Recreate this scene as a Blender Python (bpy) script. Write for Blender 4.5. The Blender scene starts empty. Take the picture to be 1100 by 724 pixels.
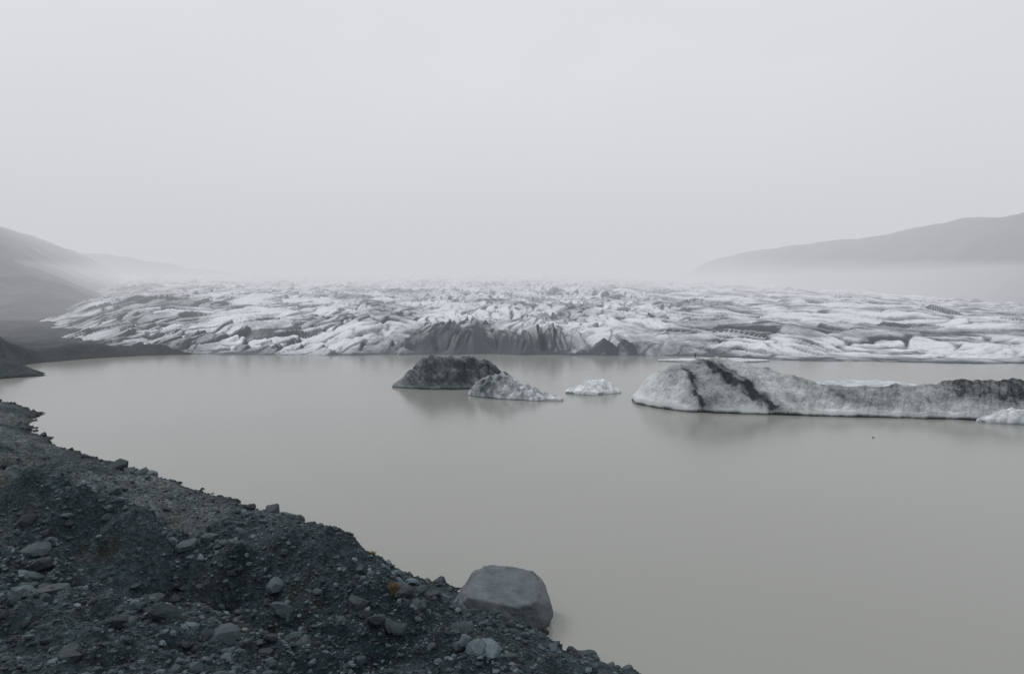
import bpy, math, random
import numpy as np
random.seed(7); rng=np.random.default_rng(11)
scene=bpy.context.scene
scene.view_settings.view_transform='Standard'
scene.view_settings.look='None'
scene.view_settings.exposure=0

# ---------------------------------------------------------------- noise
def hsh(ix,iy,seed):
    a=(ix.astype(np.int64)*374761393+iy.astype(np.int64)*668265263+seed*974634777)&0xFFFFFFFF
    a=((a^(a>>13))*1274126177)&0xFFFFFFFF
    a=((a^(a>>15))*2246822519)&0xFFFFFFFF
    a=a^(a>>16)
    return (a&0xFFFFFF)/float(0x1000000)
def perlin(x,y,seed=0):
    x=np.asarray(x,float);y=np.asarray(y,float)
    xi=np.floor(x);yi=np.floor(y);fx=x-xi;fy=y-yi
    def g(dx,dy):
        a=hsh(xi+dx,yi+dy,seed)*2*np.pi
        return np.cos(a)*(fx-dx)+np.sin(a)*(fy-dy)
    u=fx*fx*fx*(fx*(fx*6-15)+10);v=fy*fy*fy*(fy*(fy*6-15)+10)
    n0=g(0,0)*(1-u)+g(1,0)*u; n1=g(0,1)*(1-u)+g(1,1)*u
    return (n0*(1-v)+n1*v)*1.5
def fbm(x,y,o=4,seed=0,gain=0.5):
    r=0;a=1
    for i in range(o):
        r=r+a*perlin(x*2.03**i,y*2.03**i,seed+i*17);a*=gain
    return r
def ridged(x,y,o=3,seed=0):
    r=0;a=1
    for i in range(o):
        r=r+a*(1-2*np.abs(perlin(x*2.1**i,y*2.1**i,seed+i*13)));a*=0.5
    return r
def worley(x,y,seed):
    xi=np.floor(x);yi=np.floor(y)
    F1=np.full(x.shape,9.);F2=np.full(x.shape,9.);cx=np.zeros(x.shape);cy=np.zeros(x.shape);ox=np.zeros(x.shape);oy=np.zeros(x.shape)
    for i in (-1,0,1):
        for j in (-1,0,1):
            a=xi+i;b=yi+j
            dx=x-(a+hsh(a,b,seed));dy=y-(b+hsh(a,b,seed+1))
            d=np.sqrt(dx*dx+dy*dy);m=d<F1
            F2=np.where(m,F1,np.minimum(F2,d))
            cx=np.where(m,a,cx);cy=np.where(m,b,cy);ox=np.where(m,dx,ox);oy=np.where(m,dy,oy)
            F1=np.where(m,d,F1)
    return F1,F2,cx,cy,ox,oy
def sm(a,b,x):
    t=np.clip((x-a)/(b-a),0,1);return t*t*(3-2*t)
def rot(x,y,deg):
    c,s=math.cos(math.radians(deg)),math.sin(math.radians(deg));return c*x+s*y,-s*x+c*y
def blocks(x,y,seed,amp,tilt,gw=0.2):
    F1,F2,cx,cy,ox,oy=worley(x,y,seed)
    h=(hsh(cx,cy,seed+5)-.5)*amp+tilt*((hsh(cx,cy,seed+6)-.5)*2*ox+(hsh(cx,cy,seed+7)-.3)*2*oy)
    return h,1-sm(0,gw,F2-F1),hsh(cx,cy,seed+8)

# ---------------------------------------------------------------- mesh / material helpers
def link(ob): scene.collection.objects.link(ob); return ob
def grid_mesh(name,X,Y,Z,attrs={},mat=None,smooth=True):
    r,c=X.shape
    co=np.stack([X,Y,Z],-1).reshape(-1,3).astype(np.float32)
    idx=np.arange(r*c).reshape(r,c)
    q=np.stack([idx[:-1,:-1],idx[:-1,1:],idx[1:,1:],idx[1:,:-1]],-1).reshape(-1,4)
    return raw_mesh(name,co,q,attrs,mat,smooth)
def raw_mesh(name,co,faces,attrs={},mat=None,smooth=True):
    me=bpy.data.meshes.new(name)
    n=faces.shape[1]
    me.vertices.add(len(co));me.vertices.foreach_set('co',co.astype(np.float32).ravel())
    me.loops.add(faces.size);me.loops.foreach_set('vertex_index',faces.astype(np.int32).ravel())
    me.polygons.add(len(faces));me.polygons.foreach_set('loop_start',np.arange(0,faces.size,n,dtype=np.int32))
    try: me.polygons.foreach_set('loop_total',np.full(len(faces),n,dtype=np.int32))
    except Exception: pass
    me.polygons.foreach_set('use_smooth',np.full(len(faces),smooth))
    me.update(calc_edges=True)
    for k,v in attrs.items():
        a=me.attributes.new(k,'FLOAT','POINT');a.data.foreach_set('value',v.astype(np.float32).ravel())
    me.validate()
    ob=bpy.data.objects.new(name,me)
    if mat: me.materials.append(mat)
    return link(ob)

class NT:
    def __init__(s,name):
        s.m=bpy.data.materials.new(name);s.m.use_nodes=True;s.t=s.m.node_tree;s.n=s.t.nodes
        s.b=s.n['Principled BSDF'];s.out=s.n['Material Output']
        s.geo=s.n.new('ShaderNodeNewGeometry')
    def L(s,a,b): s.t.links.new(a,b)
    def noise(s,scale,detail=5,rough=.55,vec=None,sc=None):
        n=s.n.new('ShaderNodeTexNoise');n.inputs['Scale'].default_value=scale;n.inputs['Detail'].default_value=detail;n.inputs['Roughness'].default_value=rough
        v=vec or s.geo.outputs['Position']
        if sc:
            mp=s.n.new('ShaderNodeMapping');mp.inputs['Scale'].default_value=sc;s.L(v,mp.inputs['Vector']);v=mp.outputs[0]
        s.L(v,n.inputs['Vector']);return n.outputs['Fac']
    def vor(s,scale,feat='F1',out='Distance'):
        n=s.n.new('ShaderNodeTexVoronoi');n.inputs['Scale'].default_value=scale;n.feature=feat
        s.L(s.geo.outputs['Position'],n.inputs['Vector']);return n.outputs[out]
    def ramp(s,f,pts):
        r=s.n.new('ShaderNodeValToRGB');e=r.color_ramp.elements
        while len(e)<len(pts): e.new(.5)
        for i,(p,c) in enumerate(pts):
            e[i].position=p;e[i].color=(*c,1) if len(c)==3 else c
        s.L(f,r.inputs[0]);return r.outputs[0]
    def g(s,v): return (v,v,v)
    def mix(s,f,a,b,mode='MIX'):
        m=s.n.new('ShaderNodeMix');m.data_type='RGBA';m.blend_type=mode
        for v,i in ((f,0),(a,6),(b,7)):
            if hasattr(v,'links'): s.L(v,m.inputs[i])
            elif i==0: m.inputs[0].default_value=v
            else: m.inputs[i].default_value=(*v,1)
        return m.outputs[2]
    def math(s,op,a,b=0,clamp=False):
        m=s.n.new('ShaderNodeMath');m.operation=op;m.use_clamp=clamp
        for v,i in ((a,0),(b,1)):
            if hasattr(v,'links'): s.L(v,m.inputs[i])
            else: m.inputs[i].default_value=v
        return m.outputs[0]
    def attr(s,name):
        a=s.n.new('ShaderNodeAttribute');a.attribute_name=name;return a.outputs['Fac']
    def sep(s,v):
        a=s.n.new('ShaderNodeSeparateXYZ');s.L(v,a.inputs[0]);return a.outputs
    def bump(s,h,strength,dist):
        b=s.n.new('ShaderNodeBump');b.inputs['Strength'].default_value=strength;b.inputs['Distance'].default_value=dist
        s.L(h,b.inputs['Height'])
        if s.b.inputs['Normal'].links: s.L(s.b.inputs['Normal'].links[0].from_socket,b.inputs['Normal'])
        s.L(b.outputs[0],s.b.inputs['Normal'])
    def col(s,c): 
        if hasattr(c,'links'): s.L(c,s.b.inputs['Base Color'])
        else: s.b.inputs['Base Color'].default_value=(*c,1)
    def rough(s,v): s.b.inputs['Roughness'].default_value=v

# gravel ground
def ground_mat():
    m=NT('gravel_ground_mat')
    m.b.inputs['Specular IOR Level'].default_value=.2
    mid=m.noise(1.3,6,.65);fine=m.noise(9,4,.7)
    c=m.ramp(m.attr('silt'),[(0,(.014,.026,.032)),(.5,(.044,.064,.073)),(1,(.130,.152,.157))])
    c=m.mix(.8,c,m.ramp(mid,[(.3,m.g(.4)),(.7,m.g(1.5))]),'MULTIPLY')
    v=m.vor(5.5,out='Color');vs=m.sep(v)[0]
    c=m.mix(.8,c,m.ramp(vs,[(0,m.g(.4)),(.6,m.g(.95)),(.93,m.g(1.3)),(1,m.g(2.0))]),'MULTIPLY')
    c=m.mix(.6,c,m.ramp(fine,[(.3,m.g(.5)),(.7,m.g(1.5))]),'MULTIPLY')
    br=m.ramp(m.noise(.30,4,.65),[(.55,m.g(0)),(.68,m.g(.55))])
    c=m.mix(br,c,(.042,.034,.026))
    z=m.sep(m.geo.outputs['Position'])[2]
    wet=m.ramp(z,[(.05,m.g(.4)),(.45,m.g(1))])
    c=m.mix(1,c,wet,'MULTIPLY')
    m.col(c);m.rough(.9)
    m.bump(m.vor(5.5),.8,.14);m.bump(m.noise(14,5,.7),.7,.08);m.bump(m.noise(2.5,5,.6),.6,.35)
    return m.m
def rock_mat(name,base=(.050,.070,.080)):
    m=NT(name)
    m.b.inputs['Specular IOR Level'].default_value=.3
    t=m.attr('tone')
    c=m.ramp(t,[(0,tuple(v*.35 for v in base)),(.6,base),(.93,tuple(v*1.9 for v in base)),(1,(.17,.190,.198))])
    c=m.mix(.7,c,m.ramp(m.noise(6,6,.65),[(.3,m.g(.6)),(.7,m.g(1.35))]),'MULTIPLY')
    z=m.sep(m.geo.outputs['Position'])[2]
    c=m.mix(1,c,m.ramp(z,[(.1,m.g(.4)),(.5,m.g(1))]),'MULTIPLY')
    m.col(c);m.rough(.8);m.bump(m.noise(12,6,.7),.5,.05)
    return m.m
def ice_mat(name,white=(.74,.78,.80),dirt_shade=(.085,.105,.12),speck=2.0,nz=.5,bd=.25):
    m=NT(name)
    m.b.inputs['Specular IOR Level'].default_value=.3
    d=m.attr('dirt_shade')
    n1=m.noise(speck,8,.7);n2=m.noise(speck*.18,5,.6)
    f=m.math('ADD',d,m.math('MULTIPLY',m.math('SUBTRACT',n1,.5),nz*2))
    f=m.math('ADD',f,m.math('MULTIPLY',m.math('SUBTRACT',n2,.5),nz*1.3),clamp=True)
    mid=tuple((a*.42+b*.58) for a,b in zip(white,dirt_shade))
    c=m.ramp(f,[(.05,white),(.5,mid),(.95,dirt_shade)])
    m.col(c);m.rough(.6)
    m.bump(m.noise(speck*1.5,7,.7),.5,bd)
    return m.m
def water_mat():
    m=NT('glacial_water_mat')
    n=m.noise(.012,3,.5,sc=(1,.6,1))
    c=m.ramp(n,[(.3,(.246,.254,.236)),(.7,(.270,.279,.260))])
    m.col(c);m.b.inputs['IOR'].default_value=1.38;m.rough(.17)
    m.bump(m.noise(.9,3,.5,sc=(.5,1.4,1)),.05,.2)
    return m.m
GM=ground_mat();WM=water_mat()

# ---------------------------------------------------------------- lagoon outline (world metres)
lagoon=np.array([(70,-40),(40,2),(22,19),(13,28),(6.5,35.2),(2.8,38.8),(-1.0,42.5),(-4.6,45.6),(-7.6,48),(-10.6,50.6),(-13.6,54.2),(-17.5,57.3),(-20.8,60.2),(-24,62.6),(-30,67),(-35.8,71.6),(-40,74.2),(-44.4,77.3),(-55,84.8),
 (-62,91),(-68.3,97),(-74.5,106),(-74.3,109),(-82,115),(-92,122),(-112,127),(-132,134),(-131,143),(-122,149),(-112,151),(-107,157),(-112,163),(-126,172),(-128,180),(-124,189),(-118,197),(-108,204),(-97,207),(-102,216),(-140,262),(-235,430),(-390,700),(-640,1100),(-1000,1500),(4000,1500),(4000,-40)],float)
def shore_s(x,y):
    d=np.full(x.shape,1e9);ins=np.zeros(x.shape,bool)
    n=len(lagoon)
    for i in range(n):
        ax,ay=lagoon[i];bx,by=lagoon[(i+1)%n]
        ex,ey=bx-ax,by-ay
        t=np.clip(((x-ax)*ex+(y-ay)*ey)/(ex*ex+ey*ey),0,1)
        d=np.minimum(d,np.hypot(x-ax-t*ex,y-ay-t*ey))
        c=((ay>y)!=(by>y))&(x<ex*(y-ay)/(ey if ey else 1e-9)+ax)
        ins^=c
    return np.where(ins,-d,d)
def G(x,y,cx,cy,sx,sy,deg=0):
    a,b=rot(x-cx,y-cy,deg);return np.exp(-(a/sx)**2-(b/sy)**2)
def ground_h(x,y):
    s=shore_s(x,y)
    s=s+.9*fbm(x/5,y/5,4,3)+.25*fbm(x/1.1,y/1.1,2,8)
    sp=np.clip(s,0,46)
    near=1-sm(112,150,y)
    hb=.45+1.0*sm(-42,-8,x)
    zn=hb*(1-np.exp(-sp/2.2))+.045*sp+.0058*sp*sp
    zf=.9*(1-np.exp(-sp/2.5))+.035*np.clip(s,0,400)+1.2*fbm(x/30,y/30,4,21)*sm(2,20,s)
    z=zf*(1-near)+zn*near
    k=sm(0,5,s)
    z=z+k*(1.15*fbm(x/8,y/8,4,31)+.34*ridged(x/2.8,y/2.8,3,41)*near+.05*fbm(x/.5,y/.5,2,51)*near)
    z=z+4.4*G(x,y,-26,42,12,2.6,-10)*k+2.8*G(x,y,-10,39.5,7.5,2.4,-38)*k-2.4*G(x,y,-17,36,6,3.2,-15)*k-1.8*G(x,y,-34,54,17,6,-30)*k+2.4*G(x,y,-17,30,7,2.6,-10)*k
    z=z+7*np.exp(-(x**2+(y+3)**2)/72)
    z=z+(10*G(x,y,-141,172,24,12)+2.6*G(x,y,-124,197,15,8,-20)+2.0*G(x,y,-108,210,12,5))*sm(0,7,s)
    z=np.where((s>0),np.maximum(z,.02+.25*np.clip(s,0,1)),np.maximum(.3*s,-3)+.02)
    return z,s
def axis(a,b,st,lo,hi,gl,gh):
    m=list(np.arange(a,b,st));L=[];p=a;d=st
    while p>lo: d*=gl;p-=d;L.append(p)
    H=[];p=m[-1];d=st
    while p<hi: d*=gh;p+=d;H.append(p)
    return np.array(L[::-1]+m+H)
ax_=axis(-55,14,.17,-2500,4000,1.015,1.05);ay_=axis(14,80,.18,-400,4000,1.05,1.015)
X,Y=np.meshgrid(ax_,ay_)
Z,S=ground_h(X,Y)
silt=.34+.50*fbm(X/14,Y/9,4,401)+.42*sm(44,56,Y)*(1-sm(118,150,Y))+.30*G(X,Y,-32,52,22,7,-20)-.32*G(X,Y,-14,36,14,5,-15)
silt=silt-.25*(1-sm(0,3,S))*sm(.3,1.5,S+1)-.28*sm(140,160,Y)
grid_mesh('ground',X,Y,Z,{'silt':np.clip(silt,0,1)},mat=GM)

# water
bm_x=np.array([[-2500,4000],[-2500,4000]],float);bm_y=np.array([[-400,-400],[4000,4000]],float)
grid_mesh('water',bm_x,bm_y,np.zeros((2,2)),mat=WM)

# ---------------------------------------------------------------- glacier
def glacier():
    R,C=760,1250
    ys=165*np.exp(np.linspace(0,1,R)**.95*math.log(1500/165));us=np.linspace(-.90,.95,C)
    Yg=np.repeat(ys[:,None],C,1);Xg=Yg*us[None]
    tp=np.array([(-400,260),(-260,232),(-125,210),(-100,207),(-50,206),(0,206),(36,204),(60,200),(80,190),(100,186),(140,181),(260,176),(420,172),(2000,170)],float)
    yt=np.interp(Xg,tp[:,0],tp[:,1])+3.0*fbm(Xg/22,Yg*0,3,61)+1.2*perlin(Xg/5,Yg/9,62)
    t=Yg-yt;u=Xg/Yg
    wl=1-sm(-.34,-.10,u+.08*perlin(Xg/40,Yg/40,5));wr=sm(.12,.34,u+.08*perlin(Xg/50,Yg/50,6));wc=np.clip(1-wl-wr,0,1)
    tau=8+26*wr+14*wl
    base=6.6+.0310*(Yg-210)-.00007*np.clip(Xg,0,None)**2
    base=np.where(base<-2,-2,base)
    tt=np.clip(t,0,None)
    z=base*(1-np.exp(-tt/tau))
    far=1+np.clip((Yg-220)/500,0,1.2)
    gwf=np.clip((Yg-220)/500,0,1)
    wx=Xg+14*perlin(Xg/42,Yg/42,70)+3.0*perlin(Xg/13,Yg/13,72);wy=Yg+14*perlin(Xg/42,Yg/42,71)+3.0*perlin(Xg/13,Yg/13,73)
    aC,bC=rot(wx,wy,-14);hC,gC,iC=blocks(aC/4.6,bC/12,81,1.3,2.3,.16+.12*gwf)
    aL,bL=rot(wx,wy,-50);hL,gL,iL=blocks(aL/5.6,bL/15,91,1.3,2.1,.16+.15*gwf)
    aR,bR=rot(wx,wy,70);hR,gR,iR=blocks(aR/9,bR/24,101,1.0,1.6,.15+.2*gwf)
    aF,bF=rot(wx,wy,-24);hF,gF,iF=blocks(aF/7.5,bF/9,111,2.2,4.8,.11)
    wf=np.exp(-(tt/24)**2)*(1-.85*wr)*(1-.6*wl)
    act=.45+.75*sm(-.5,.5,fbm(Xg/45,Yg/70,3,171))      # some areas barely crevassed
    cre=act*(wc*(hC-1.8*gC)+wl*(hL-1.7*gL)+wr*(hR-1.2*gR))
    on=sm(0,6,t)
    z=z+on*(far*(cre*(1-.7*wf))+wf*(hF-1.8*gF))
    fd=np.exp(-np.clip(Yg-230,0,None)/260)
    fr=wc*ridged(aC/2.4,bC/9,1,131)+wl*ridged(aL/3.2,bL/10,1,132)+wr*ridged(aR/4.2,bR/14,1,133)
    z=z+on*(1.5*fbm(Xg/55,Yg/80,3,121)*(1+.6*far)+.7*fbm(Xg/14,Yg/20,3,122)+.36*fr*fd+.14*fbm(Xg/2.2,Yg/3.4,2,141)*fd)
    z=np.where(t>0,np.maximum(z,.15+.12*np.clip(t,0,4)),np.maximum(-3,t*1.5))
    m=sm(-.82,-.52,u+.04*perlin(Yg/30,Xg/60,9));z=-4+(z+4)*m
    gap=wc*gC+wl*gL+wr*gR
    ident=wc*iC+wl*iL+wr*iR
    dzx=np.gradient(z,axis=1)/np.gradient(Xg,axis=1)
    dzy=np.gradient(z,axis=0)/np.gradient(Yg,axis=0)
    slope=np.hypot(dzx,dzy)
    d=.15+.72*gap*(.65+.35*fd)*act+.22*np.clip(slope-.45,0,2)*(1-.4*wr)+.58*np.clip(fbm(Xg/40,Yg/55,5,151,.6),-.45,.8)+.18*(ident-.5)  # ash, plus crevasse darkness put into the colour for sharper lines
    d+=.28*np.clip(-fr-.1,0,1)*fd
    d+=wf*(.42+.45*gF+.34*(iF-.5)+.2*np.clip(-dzx,0,1))*(wc+.35*wl)  # front blocks: ash, also darker in gaps and on right-falling faces
    d+=.55*np.exp(-tt/4.5)
    fl=ridged(Xg/90+.02*Yg,Yg/(9*far),2,156);d+=.36*wr*np.clip(fl-.4,0,1)
    d-=.06*wr
    d+=.50*(1-sm(-.68,-.40,u+.03*perlin(Xg/15,Yg/40,19)))
    d+=.35*G(Xg,Yg,150,186,14,5)
    grid_mesh('glacier',Xg,Yg,z,{'dirt_shade':np.clip(d,-.3,1.3)},ice_mat('glacier_ice_mat',(.72,.76,.795),(.040,.062,.074),.6,.42,.5))
glacier()

# ---------------------------------------------------------------- icebergs
def iceberg(name,front,back,top,mat,step=.16,ledge=.5,rough=.35,vc=.5,pw=2.0,dirt_shade=None,block=0,seed=0):
    front=np.array(front);back=np.array(back);top=np.array(top)
    wide=top[-1,0]-top[0,0]>30
    xs=np.concatenate([top[0,0]+np.array([-.12,0,.12,.25]),np.arange(top[0,0]+.4,top[-1,0]-.4,step),top[-1,0]+np.array([-.25,-.12,0,.12])])
    offs=(-2,-1,0,1,2) if wide else (-.6,0,.6)
    def soft(P,x): return sum(np.interp(x+o,P[:,0],P[:,1]) for o in offs)/len(offs)
    yf=soft(front,xs)+.5*fbm(xs/5,xs*0+seed,3,seed)
    yb=soft(back,xs)+.6*fbm(xs/5,xs*0+seed+3,3,seed+2)
    yb=np.maximum(yb,yf+.9)
    ed=np.array([-.1,0,.06,.14,.24,.36])
    n=int(max((yb-yf).max()/step,12))
    mid=np.linspace(0,1,n)[1:-1][:,None]
    Y=np.concatenate([yf[None]+ed[:,None],(yf+.4)[None]*(1-mid)+(yb-.4)[None]*mid,yb[None]-ed[::-1][:,None]])
    X=np.repeat(xs[None],Y.shape[0],0);YF=yf[None];YB=yb[None]
    Xs=X+.8*fbm(X/6,Y/6,2,seed+4)
    zt=sum(np.interp(Xs+o,top[:,0],top[:,1]) for o in (-1.2,-.6,0,.6,1.2))/5
    v=np.clip((Y-YF)/np.maximum(YB-YF,.1),0,1)
    p=np.where(v<vc,v/vc,(1-v)/(1-vc));q=1-(1-p)**pw
    lg=np.minimum(ledge*(1+.35*fbm(X/3,Y/3,2,seed+8)),zt)
    z=lg+(zt-lg)*q
    e=np.minimum(np.minimum(Y-YF,YB-Y),np.minimum(X-top[0,0],top[-1,0]-X))
    amp=rough*np.clip(zt/3,.25,1.3)*sm(0,1.5,e)
    z=z+amp*(fbm(X/3.5,Y/3.5,5,seed+6)+.25*ridged(X/1.6,Y/1.6,2,seed+7))
    if block:
        a,b=rot(X,Y,25);h,g,_=blocks(a/2.4,b/3,seed+9,1.0,1.2,.15);z=z+block*(h-.5*g)*sm(0,2.2,e)
    z=np.maximum(z,.12)
    c=sm(-.1,.38,e);z=-.8+(z+.8)*c
    dd=dirt_shade(X,Y,z,e) if dirt_shade else np.full(X.shape,.3)
    dd=np.where(z<.16,1.1,dd)  # undercut shade at the waterline, painted as a dark band
    return grid_mesh(name,X,Y,z,{'dirt_shade':dd},mat)
dark_ice=ice_mat('dark_iceberg_mat',(.36,.40,.42),(.030,.042,.049),2.2,.24)
pale_ice=ice_mat('pale_iceberg_mat',(.70,.75,.78),(.050,.068,.078),2.2,.40)
white_ice=ice_mat('white_iceberg_mat',(.80,.84,.86),(.16,.20,.22),2.5,.35)
speck_ice=ice_mat('ash_speckled_iceberg_mat',(.60,.64,.65),(.014,.022,.027),3.2,.52)

def dA(X,Y,z,e): 
    edge=np.exp(-((X+22.5)/1.3)**2)
    a,b=rot(X,z*1.5+Y*.4,35)
    return .74+.20*fbm(X/4,z/2+Y/6,3,5)+.16*ridged(a/1.0,b/6,2,6)-.45*edge-.4*np.exp(-np.abs(z-.4)/.25)+.2*sm(-6,-1,X)
iceberg('iceberg',[(-25,138.5),(-22,136.5),(-15,135),(-5,135.5),(1,140)],[(-25,139.5),(-20,145),(-12,148),(-5,147),(1,141)],
 [(-24.5,.3),(-22.5,1.4),(-20,3.7),(-17,5.7),(-14,5.5),(-12,5.7),(-9,5.1),(-7,5.2),(-3,4.1),(-.6,2.6),(.3,.6)],dark_ice,dirt_shade=dA,seed=11,rough=.6,block=.85,pw=1.6)
def dB(X,Y,z,e):
    return .30+.28*ridged(X/2,Y/1.2,3,15)+.45*G(X,Y,-5,126,3,2)+.2*fbm(X,Y,3,16)-.3*np.exp(-np.abs(z-.4)/.3)
iceberg('iceberg',[(-8.6,127.5),(-6,125),(-1.7,123),(5,121.3),(9.8,121.6)],[(-8.6,129),(-4,132),(1,131),(6,127),(9.8,123)],
 [(-8.5,.5),(-7,1.9),(-4.5,3.3),(-1.7,4.1),(1,2.9),(3,1.7),(6,.9),(9.4,.4)],pale_ice,dirt_shade=dB,seed=23,rough=.6,block=.8,ledge=.35,step=.12,pw=1.5)
iceberg('iceberg',[(10,130.5),(13,128.3),(15.7,127.6),(21.4,131)],[(10,132),(14,135),(18,134),(21.4,132)],
 [(10,.3),(12.6,1.7),(14.5,2.3),(16.5,1.8),(18.6,1.1),(21.2,.3)],white_ice,dirt_shade=lambda X,Y,z,e:.10+.25*ridged(X/1.5,Y,2,9),seed=37,rough=.5,block=.7,ledge=.3,step=.12,pw=1.5)
def seg(X,Y,a,b):
    ex,ey=b[0]-a[0],b[1]-a[1];t=((X-a[0])*ex+(Y-a[1])*ey)/(ex*ex+ey*ey)
    tc=np.clip(t,0,1);return np.hypot(X-a[0]-tc*ex,Y-a[1]-tc*ey),t
def dD(X,Y,z,e):
    n=fbm(X/1.5,Y/2,4,77)
    xo=.7*fbm(X/2.5,Y/2.5,3,80)
    d1,t1=seg(X+xo,Y,(30.4,119),(31.0,109.9));d2,t2=seg(X+xo,Y,(34.0,119),(41.4,108.6));d3,_=seg(X+xo,Y,(36.6,119),(40.2,112))
    d=.33+.20*fbm(X/6,Y/6,4,78)
    d=d+.50*np.exp(-(d1/(.6+.25*n))**2)+.22*np.exp(-(d1/1.9)**2)+.55*np.exp(-(d2/(.85+.4*n))**2)+.30*np.exp(-(d2/2.5)**2)+.4*np.exp(-(d3/(.6+.25*n))**2)
    a,b=rot(X,Y,-35);d=d+.20*np.clip(ridged(a/1.3,b/9,2,82)-.6,0,1)*sm(40,50,X)
    d=d+.36*sm(64,80,X)*sm(1.4,3.2,z)+.14*sm(46,70,X)+.28*np.exp(-((X-57)/4)**2)*sm(.8,2,z)
    d=d-.47*np.exp(-np.abs(z-.5)/.38)-.2*np.exp(-((X-24)/3)**2)
    return d
iceberg('iceberg',[(21.3,120.5),(22,117.5),(23.4,114.7),(28.5,110.4),(41,107.9),(57.5,105.7),(72,103.3),(90,101.5),(100,107)],
 [(21.3,121.5),(25,128),(40,131),(60,124),(80,122),(95,118),(100,109)],
 [(21.3,.8),(22.3,2.5),(24.5,4.3),(27.8,5.9),(32,7.1),(36,7.4),(39,7.2),(42,6.5),(46,5.4),(50,4.4),(53.5,3.5),(58,3.1),(66,3.4),(75,4.5),(84,4.95),(92,4),(100,.8)],
 speck_ice,dirt_shade=dD,seed=53,rough=.42,vc=.55,pw=1.35,ledge=.75,step=.14)
iceberg('iceberg',[(69.5,102.2),(72,100.6),(77,99.4),(84,99.4),(90,101)],[(69.5,102.8),(74,104.6),(80,105),(90,103)],
 [(69.5,.3),(71.5,.9),(74.5,1.7),(79,2.3),(84,2.1),(90,.3)],white_ice,dirt_shade=lambda X,Y,z,e:.22+.3*ridged(X/2.5,Y/1.2,2,4),seed=61,rough=.4,block=.4,ledge=.35,step=.13)
iceberg('iceberg',[(56,139),(62,136.5),(76,136),(84,139)],[(56,140.5),(64,143),(76,144),(84,140.5)],
 [(56,.3),(62,1.0),(70,1.3),(78,.9),(84,.3)],white_ice,dirt_shade=lambda X,Y,z,e:.25+.2*ridged(X/4,Y/2,2,4),seed=67,rough=.3,ledge=.3,step=.2)
iceberg('ice_floe',[(40,188),(46,185.6),(58,184.8),(66,185.2),(71,187.5)],[(40,189.5),(48,192),(60,193),(71,190)],
 [(40,.25),(45,.55),(56,.7),(64,.6),(71,.25)],white_ice,dirt_shade=lambda X,Y,z,e:.18+.2*ridged(X/5,Y/2,2,4),seed=71,rough=.5,ledge=.3,step=.2)
iceberg('ice_chunk',[(48,91),(48.4,90.8),(48.9,91)],[(48,91.2),(48.4,91.5),(48.9,91.2)],
 [(48,.1),(48.4,.18),(48.9,.1)],speck_ice,dirt_shade=None,seed=75,rough=.05,ledge=.1,step=.06)

# ---------------------------------------------------------------- hills
def hill(name,xs,ys,fn,mat,step=6):
    X,Y=np.meshgrid(np.arange(xs[0],xs[1],step),np.arange(ys[0],ys[1],step));grid_mesh(name,X,Y,fn(X,Y),mat=mat)
hm=NT('hill_rock_mat');hc=hm.ramp(hm.noise(.02,8,.65),[(.3,(.02,.034,.045)),(.7,(.10,.116,.128))]);hm.col(hc);hm.rough(.9);hm.bump(hm.noise(.05,8,.7),1,8);HM=hm.m
def hl(X,Y):
    side=-(X+300+.45*(Y-560))        # distance left of the valley edge
    z=np.interp(side,[-60,0,40,90,130,170,260,420,800],[-12,3,14,33,55,76,110,150,190])
    return z*sm(380,560,Y+.15*X+80)*1.0+ (5*ridged(X/70,Y/120,4,201)+2*fbm(X/15,Y/40,3,202))*sm(0,80,side)-3
hill('hill',(-1500,-150),(360,1300),hl,HM)
def hl2(X,Y):
    z=np.interp(X,[-1800,-1250,-1000,-600,-300],[230,125,105,45,10])
    return z*np.exp(-((Y-1650)/260)**2)+6*ridged(X/120,Y/150,4,211)-8
hill('hill',(-2200,-200),(1250,2100),hl2,HM,12)
# far valley wall, receding away to the left into the mist
uu,yy=np.meshgrid(np.linspace(.2,1.4,260),np.linspace(450,2700,220))
D=np.interp(uu,[.2,.27,.41,.75,1.1,1.4],[2300,1850,1300,880,800,780])
ratio=1.05*np.interp(uu,[.2,.259,.286,.35,.409,.546,.60,.668,.75,1.02,1.4],[.005,.03,.047,.062,.071,.089,.1,.114,.122,.145,.15])
XX=uu*yy;ZZ=(D*ratio+9)*sm(-330,0,yy-D)*(1-sm(250,800,yy-D))+3*ridged(XX/110,yy/140,4,221)*sm(-350,-150,yy-D)-9
grid_mesh('hill',XX,yy,ZZ,mat=HM)

# ---------------------------------------------------------------- rocks
def ico(sub):
    import bmesh
    b=bmesh.new();bmesh.ops.create_icosphere(b,subdivisions=sub,radius=1)
    b.verts.ensure_lookup_table();v=np.array([p.co[:] for p in b.verts]);f=np.array([[q.index for q in p.verts] for p in b.faces]);b.free();return v,f
AX=np.array([(1,0,0),(-1,0,0),(0,1,0),(0,-1,0),(0,0,1),(0,0,-1)],float)
def rock_shape(v,r,n=10,soft=14,jit=.03):
    N=r.normal(size=(n,3));N/=np.linalg.norm(N,axis=1)[:,None];D=r.uniform(.62,1.0,n)
    q=AX+r.normal(0,.25,(6,3));q/=np.linalg.norm(q,axis=1)[:,None]
    N=np.concatenate([N,q]);D=np.concatenate([D,r.uniform(.8,1.0,6)])
    c=np.clip(v@N.T,1e-2,None)/D[None]
    k=(c**soft).sum(1)**(1/soft)
    o=v/np.maximum(k,.6)[:,None]
    return o*(1+jit*r.normal(size=(len(v),1)))
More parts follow.
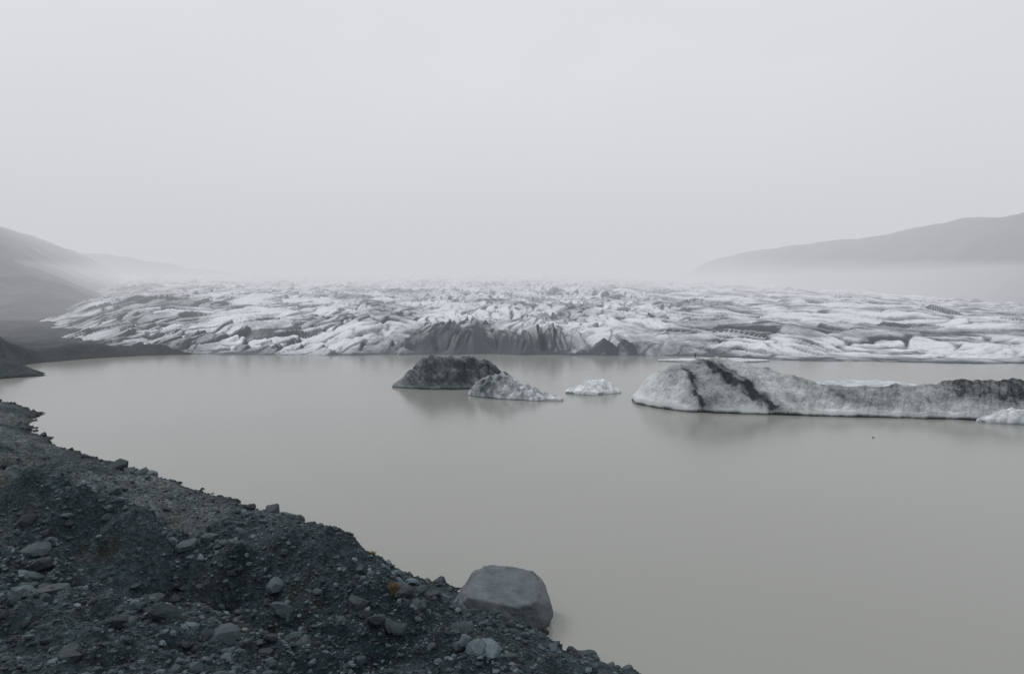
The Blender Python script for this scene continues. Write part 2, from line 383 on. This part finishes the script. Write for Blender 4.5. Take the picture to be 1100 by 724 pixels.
def scatter(name,P,size,sub,mat,ntemp=10,seed=1,sink=.25,smooth=False,tmax=1.0):
    r=np.random.default_rng(seed);v,f=ico(sub)
    T=[rock_shape(v,r,10,24,.05 if sub<3 else .004) for _ in range(ntemp)]
    n=len(P);k=r.integers(0,ntemp,n)
    VV=[];FF=[];TT=[];off=0
    tone=r.uniform(0,tmax,n)
    for i in range(ntemp):
        m=np.where(k==i)[0]
        if not len(m):continue
        sc=size[m][:,None]*r.uniform([.75,.6,.4],[1.25,1.1,.8],(len(m),3))
        V=T[i][None]*sc[:,None,:]
        a=r.uniform(0,6.28,len(m));b=r.normal(0,.3,len(m))
        ca,sa,cb,sb=np.cos(a)[:,None],np.sin(a)[:,None],np.cos(b)[:,None],np.sin(b)[:,None]
        x,y,z=V[...,0],V[...,1],V[...,2]
        y2=y*cb-z*sb;z2=y*sb+z*cb
        x3=x*ca-y2*sa;y3=x*sa+y2*ca
        V=np.stack([x3+P[m,0][:,None],y3+P[m,1][:,None],z2+P[m,2][:,None]+(sc[:,2]*(1-2*sink)*.5)[:,None]],-1)
        VV.append(V.reshape(-1,3));FF.append((f[None]+(np.arange(len(m))*len(v))[:,None,None]+off).reshape(-1,3));off+=len(m)*len(v)
        TT.append(np.repeat(tone[m],len(v)))
    return raw_mesh(name,np.concatenate(VV),np.concatenate(FF),{'tone':np.concatenate(TT)},mat,smooth)
RM=rock_mat('rock_mat')
def spots(n,seed,smin=.3,ymin=14,ymax=78,bias=1.0,clump=None):
    r=np.random.default_rng(seed);y=ymin+(ymax-ymin)*r.uniform(0,1,n)**bias;x=r.uniform(-.8,.35,n)*y-2
    z,s=ground_h(x,y);k=s>smin
    if clump is not None: k&=(fbm(x/4,y/4,3,seed)+r.uniform(-.5,.5,n))>clump
    return np.stack([x,y,z],-1)[k]
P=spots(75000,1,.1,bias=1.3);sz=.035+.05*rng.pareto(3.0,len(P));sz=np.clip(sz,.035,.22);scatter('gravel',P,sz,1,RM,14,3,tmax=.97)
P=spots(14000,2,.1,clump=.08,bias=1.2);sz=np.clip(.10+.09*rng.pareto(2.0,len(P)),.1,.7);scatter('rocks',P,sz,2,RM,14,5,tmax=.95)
xs=[];r=np.random.default_rng(5)
for i in range(4,27):
    a,b=lagoon[i],lagoon[i+1];L=np.hypot(*(b-a))
    for _ in range(int(L*3)):
        t=r.uniform();p=a+(b-a)*t+r.normal(0,.8,2);xs.append(p)
xs=np.array(xs);z,s=ground_h(xs[:,0],xs[:,1]);k=s>-.6;P=np.stack([xs[:,0],xs[:,1],z],-1)[k]
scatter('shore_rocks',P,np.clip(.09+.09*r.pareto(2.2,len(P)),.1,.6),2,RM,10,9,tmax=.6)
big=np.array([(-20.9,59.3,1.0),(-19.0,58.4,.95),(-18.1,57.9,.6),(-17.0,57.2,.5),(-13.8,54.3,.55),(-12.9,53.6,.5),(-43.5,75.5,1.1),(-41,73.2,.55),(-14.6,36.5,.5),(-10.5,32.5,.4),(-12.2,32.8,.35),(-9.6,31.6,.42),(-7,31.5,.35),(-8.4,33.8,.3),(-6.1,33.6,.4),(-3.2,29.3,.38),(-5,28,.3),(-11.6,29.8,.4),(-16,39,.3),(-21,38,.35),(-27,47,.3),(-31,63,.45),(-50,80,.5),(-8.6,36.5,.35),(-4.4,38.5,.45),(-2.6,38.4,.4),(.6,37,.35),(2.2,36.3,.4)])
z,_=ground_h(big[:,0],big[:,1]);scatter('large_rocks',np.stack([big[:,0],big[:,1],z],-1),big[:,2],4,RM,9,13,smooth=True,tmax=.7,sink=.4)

# boulder on the shore: flat-topped block, right shoulder cut away
def boulder():
    v,f=ico(6)
    N=np.array([(.06,-.22,1),(.8,-.6,.16),(1,.2,.10),(-.95,-.3,.22),(-.2,-1,.20),(.2,1,.1),(-.6,.7,.1),(-.75,-.1,.62),(0,0,-1),(.35,-1,-.05),(-1,0,-.3),(0,1,-.4),(1,0,-.3),(.62,-.15,.78)],float)
    D=np.array([1.36,2.45,2.8,2.85,1.85,2.1,2.4,2.55,1.6,1.9,3.0,2.2,2.85,2.12])
    N/=np.linalg.norm(N,axis=1)[:,None]
    c=np.clip(v@N.T,1e-2,None)/D[None];c=c/c.max(1)[:,None]*1.0;mx=(np.clip(v@N.T,1e-2,None)/D[None]).max(1)
    k=mx*(c**55).sum(1)**(1/55);o=v/k[:,None]
    n=fbm(o[:,0]*.8+o[:,2],o[:,1]*.8-o[:,2]*.6,6,301,.55)
    cr=np.exp(-np.abs(o[:,2]-.25-.3*o[:,0]+.15*n)/.05)+.7*np.exp(-np.abs(o[:,2]-1.0+.25*o[:,0]+.2*n)/.05)
    o=o*(1+.045*n-.022*cr)[:,None]
    m=NT('boulder_mat')
    c=m.ramp(m.noise(1.2,8,.6),[(.3,(.065,.085,.096)),(.7,(.140,.166,.180))])
    c=m.mix(.6,c,m.ramp(m.noise(3,6,.7,sc=(.5,.5,4)),[(.3,m.g(.65)),(.7,m.g(1.2))]),'MULTIPLY')
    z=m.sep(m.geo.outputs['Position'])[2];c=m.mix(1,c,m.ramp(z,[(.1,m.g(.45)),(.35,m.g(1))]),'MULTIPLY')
    m.col(c);m.rough(.75);m.bump(m.noise(5,8,.7),.7,.2)
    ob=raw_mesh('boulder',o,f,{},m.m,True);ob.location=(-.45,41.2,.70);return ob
boulder()

# grass tufts
gmt=NT('dry_grass_mat');gmt.col(gmt.ramp(gmt.noise(4,2),[(.3,(.11,.080,.05)),(.7,(.20,.16,.10))]));gmt.rough(.8)
def tuft(x,y,R,n,seed):
    r=np.random.default_rng(seed);V=[];F=[]
    z0=float(ground_h(np.array([x]),np.array([y]))[0][0])
    for i in range(n):
        a=r.uniform(0,6.28);d=R*.5*r.uniform()**.5;px,py=d*math.cos(a),d*math.sin(a)
        h=R*r.uniform(.5,1.1);lx,ly=px*2.2+r.normal(0,.15*R),py*2.2+r.normal(0,.15*R);w=.018
        b=len(V);V+=[(px-w,py,-.05),(px+w,py,-.05),(px*1.3+w*.7,py*1.3,h*.6),(px*1.3-w*.7,py*1.3,h*.6),(lx,ly,h)]
        F+=[(b,b+1,b+2),(b,b+2,b+3),(b+3,b+2,b+4)]
    ob=raw_mesh('grass_tuft',np.array(V),np.array(F),{},gmt.m,False);ob.location=(x,y,z0)
tuft(-6.2,36.0,.45,240,1);tuft(-45,64,.5,160,2);tuft(-29,45.5,.35,120,4);tuft(-37,58,.4,120,5);tuft(-8.2,40.0,.3,90,6)

# ---------------------------------------------------------------- person on the floe
def person(x,y,z):
    root=bpy.data.objects.new('person',None);link(root);root.location=(x,y,z)
    V=[(0,0,.95),(0,0,1.12),(0,0,1.38),(0,.0,1.50),(0,-.01,1.60),
       (.19,0,1.40),(.26,.02,1.12),(.24,-.06,.88),(-.19,0,1.40),(-.27,.02,1.13),(-.23,-.07,.90),
       (.10,0,.88),(.12,-.03,.50),(.13,.02,.09),(.14,-.14,.05),(-.10,0,.88),(-.13,-.01,.50),(-.15,.03,.09),(-.17,-.13,.05)]
    E=[(0,1),(1,2),(2,3),(3,4),(2,5),(5,6),(6,7),(2,8),(8,9),(9,10),(0,11),(11,12),(12,13),(13,14),(0,15),(15,16),(16,17),(17,18)]
    Rr=[.15,.15,.17,.07,.06,.085,.065,.045,.085,.065,.045,.11,.08,.055,.045,.11,.08,.055,.045]
    me=bpy.data.meshes.new('body');me.from_pydata(V,E,[]);ob=bpy.data.objects.new('body',me);link(ob);ob.parent=root
    sk=ob.modifiers.new('skin','SKIN')
    for i,rr in enumerate(Rr): me.skin_vertices[0].data[i].radius=(rr,rr*.8)
    me.skin_vertices[0].data[0].use_root=True
    ob.modifiers.new('sub','SUBSURF').levels=2;ob.modifiers['sub'].render_levels=2
    m=NT('dark_clothes_mat');zz=m.n.new('ShaderNodeTexCoord');h=m.sep(zz.outputs['Object'])[2]
    m.col(m.ramp(h,[(.92,(.02,.022,.028)),(.96,(.03,.035,.045))]));m.rough(.9);me.materials.append(m.m)
    v,f=ico(3);o=v*np.array([.085,.10,.125]);o[:,1]-=.03*np.exp(-((v[:,0]/.2)**2+((v[:,2]+.05)/.25)**2))*(v[:,1]<0)
    s=NT('skin_mat');s.col((.45,.28,.2));hd=raw_mesh('head',o,f,{},s.m);hd.parent=root;hd.location=(0,-.02,1.68)
    k=v[:,2]>-.1;hv=v*np.array([.1,.112,.13]);hv[:,1]+=.022;hv[:,2]+=.02
    hm_=NT('beanie_mat');hm_.col((.03,.03,.035));hh=raw_mesh('beanie',hv[:],f[(k[f]).all(1)],{},hm_.m);hh.parent=root;hh.location=(0,0,1.69)
    root.rotation_euler=(0,0,math.radians(200))
def top_of(name,x,y):
    ob=bpy.data.objects[name];n=len(ob.data.vertices);c=np.empty(n*3,np.float32);ob.data.vertices.foreach_get('co',c);c=c.reshape(-1,3)
    return float(c[np.argmin(np.hypot(c[:,0]-x,c[:,1]-y)),2])
person(50.5,188.0,top_of('ice_floe',50.5,188.0)-.03)

# ---------------------------------------------------------------- mist (homogeneous absorbing volumes, with an added glow for scattered skylight)
def fog(name,lo,hi,sig,colr):
    me=bpy.data.meshes.new(name)
    x0,y0,z0=lo;x1,y1,z1=hi
    me.from_pydata([(x0,y0,z0),(x1,y0,z0),(x1,y1,z0),(x0,y1,z0),(x0,y0,z1),(x1,y0,z1),(x1,y1,z1),(x0,y1,z1)],[],[(0,3,2,1),(4,5,6,7),(0,1,5,4),(1,2,6,5),(2,3,7,6),(3,0,4,7)])
    ob=bpy.data.objects.new(name,me);link(ob)
    m=bpy.data.materials.new(name+'_mat');m.use_nodes=True;t=m.node_tree;t.nodes.clear()
    o=t.nodes.new('ShaderNodeOutputMaterial');a=t.nodes.new('ShaderNodeVolumeAbsorption');e=t.nodes.new('ShaderNodeEmission');s=t.nodes.new('ShaderNodeAddShader')
    a.inputs['Color'].default_value=(0,0,0,1);a.inputs['Density'].default_value=sig
    e.inputs['Color'].default_value=(*colr,1);e.inputs['Strength'].default_value=sig  # mist glows by itself, standing in for light scattered inside it
    t.links.new(a.outputs[0],s.inputs[0]);t.links.new(e.outputs[0],s.inputs[1]);t.links.new(s.outputs[0],o.inputs['Volume'])
    me.materials.append(m)
fog('mist',(-6000,140,-20),(6000,7000,250),.00122,(.622,.632,.672))
fog('mist_bank',(-5900,500,-15),(5900,6900,42),.0021,(.622,.632,.672))

# ---------------------------------------------------------------- sky + sun
w=bpy.data.worlds.new("World");scene.world=w;w.use_nodes=True;t=w.node_tree;t.nodes.clear()
o=t.nodes.new('ShaderNodeOutputWorld');sk=t.nodes.new('ShaderNodeTexSky');sk.sky_type='NISHITA';sk.sun_disc=False
el,az=math.radians(42),math.radians(-50)
sk.sun_elevation=el;sk.sun_rotation=az
hs=t.nodes.new('ShaderNodeHueSaturation');hs.inputs['Saturation'].default_value=.3
bg=t.nodes.new('ShaderNodeBackground');bg.inputs['Strength'].default_value=.08
t.links.new(sk.outputs[0],hs.inputs['Color']);t.links.new(hs.outputs[0],bg.inputs[0])
tc=t.nodes.new('ShaderNodeTexCoord');mp=t.nodes.new('ShaderNodeMapping');mp.inputs['Scale'].default_value=(1,1,2.2)
nz=t.nodes.new('ShaderNodeTexNoise');nz.inputs['Scale'].default_value=1.3;nz.inputs['Detail'].default_value=3
rp=t.nodes.new('ShaderNodeValToRGB');rp.color_ramp.elements[0].position=.3;rp.color_ramp.elements[0].color=(.78,.78,.805,1);rp.color_ramp.elements[1].position=.7;rp.color_ramp.elements[1].color=(.91,.905,.925,1)
t.links.new(tc.outputs['Generated'],mp.inputs[0]);t.links.new(mp.outputs[0],nz.inputs['Vector']);t.links.new(nz.outputs['Fac'],rp.inputs[0])
b2=t.nodes.new('ShaderNodeBackground');b2.inputs['Strength'].default_value=1.0;t.links.new(rp.outputs[0],b2.inputs[0])
mx=t.nodes.new('ShaderNodeMixShader');mx.inputs[0].default_value=.88
t.links.new(bg.outputs[0],mx.inputs[1]);t.links.new(b2.outputs[0],mx.inputs[2]);t.links.new(mx.outputs[0],o.inputs[0])
sd=bpy.data.lights.new('sun','SUN');sd.energy=1.3;sd.angle=math.radians(16);sd.color=(1,.98,.96)
so=bpy.data.objects.new('sun',sd);link(so)
from mathutils import Vector
d=Vector((math.sin(az)*math.cos(el),math.cos(az)*math.cos(el),math.sin(el)))
so.rotation_euler=(-d).to_track_quat('-Z','Y').to_euler();so.location=(0,0,100)

cam=bpy.data.cameras.new('camera');co=bpy.data.objects.new('camera',cam);link(co)
co.location=(0,0,20);co.rotation_euler=(math.radians(90),0,0)
cam.lens=24;cam.sensor_width=36;cam.shift_y=-52/1100;cam.clip_end=15000;cam.clip_start=.1
scene.camera=co
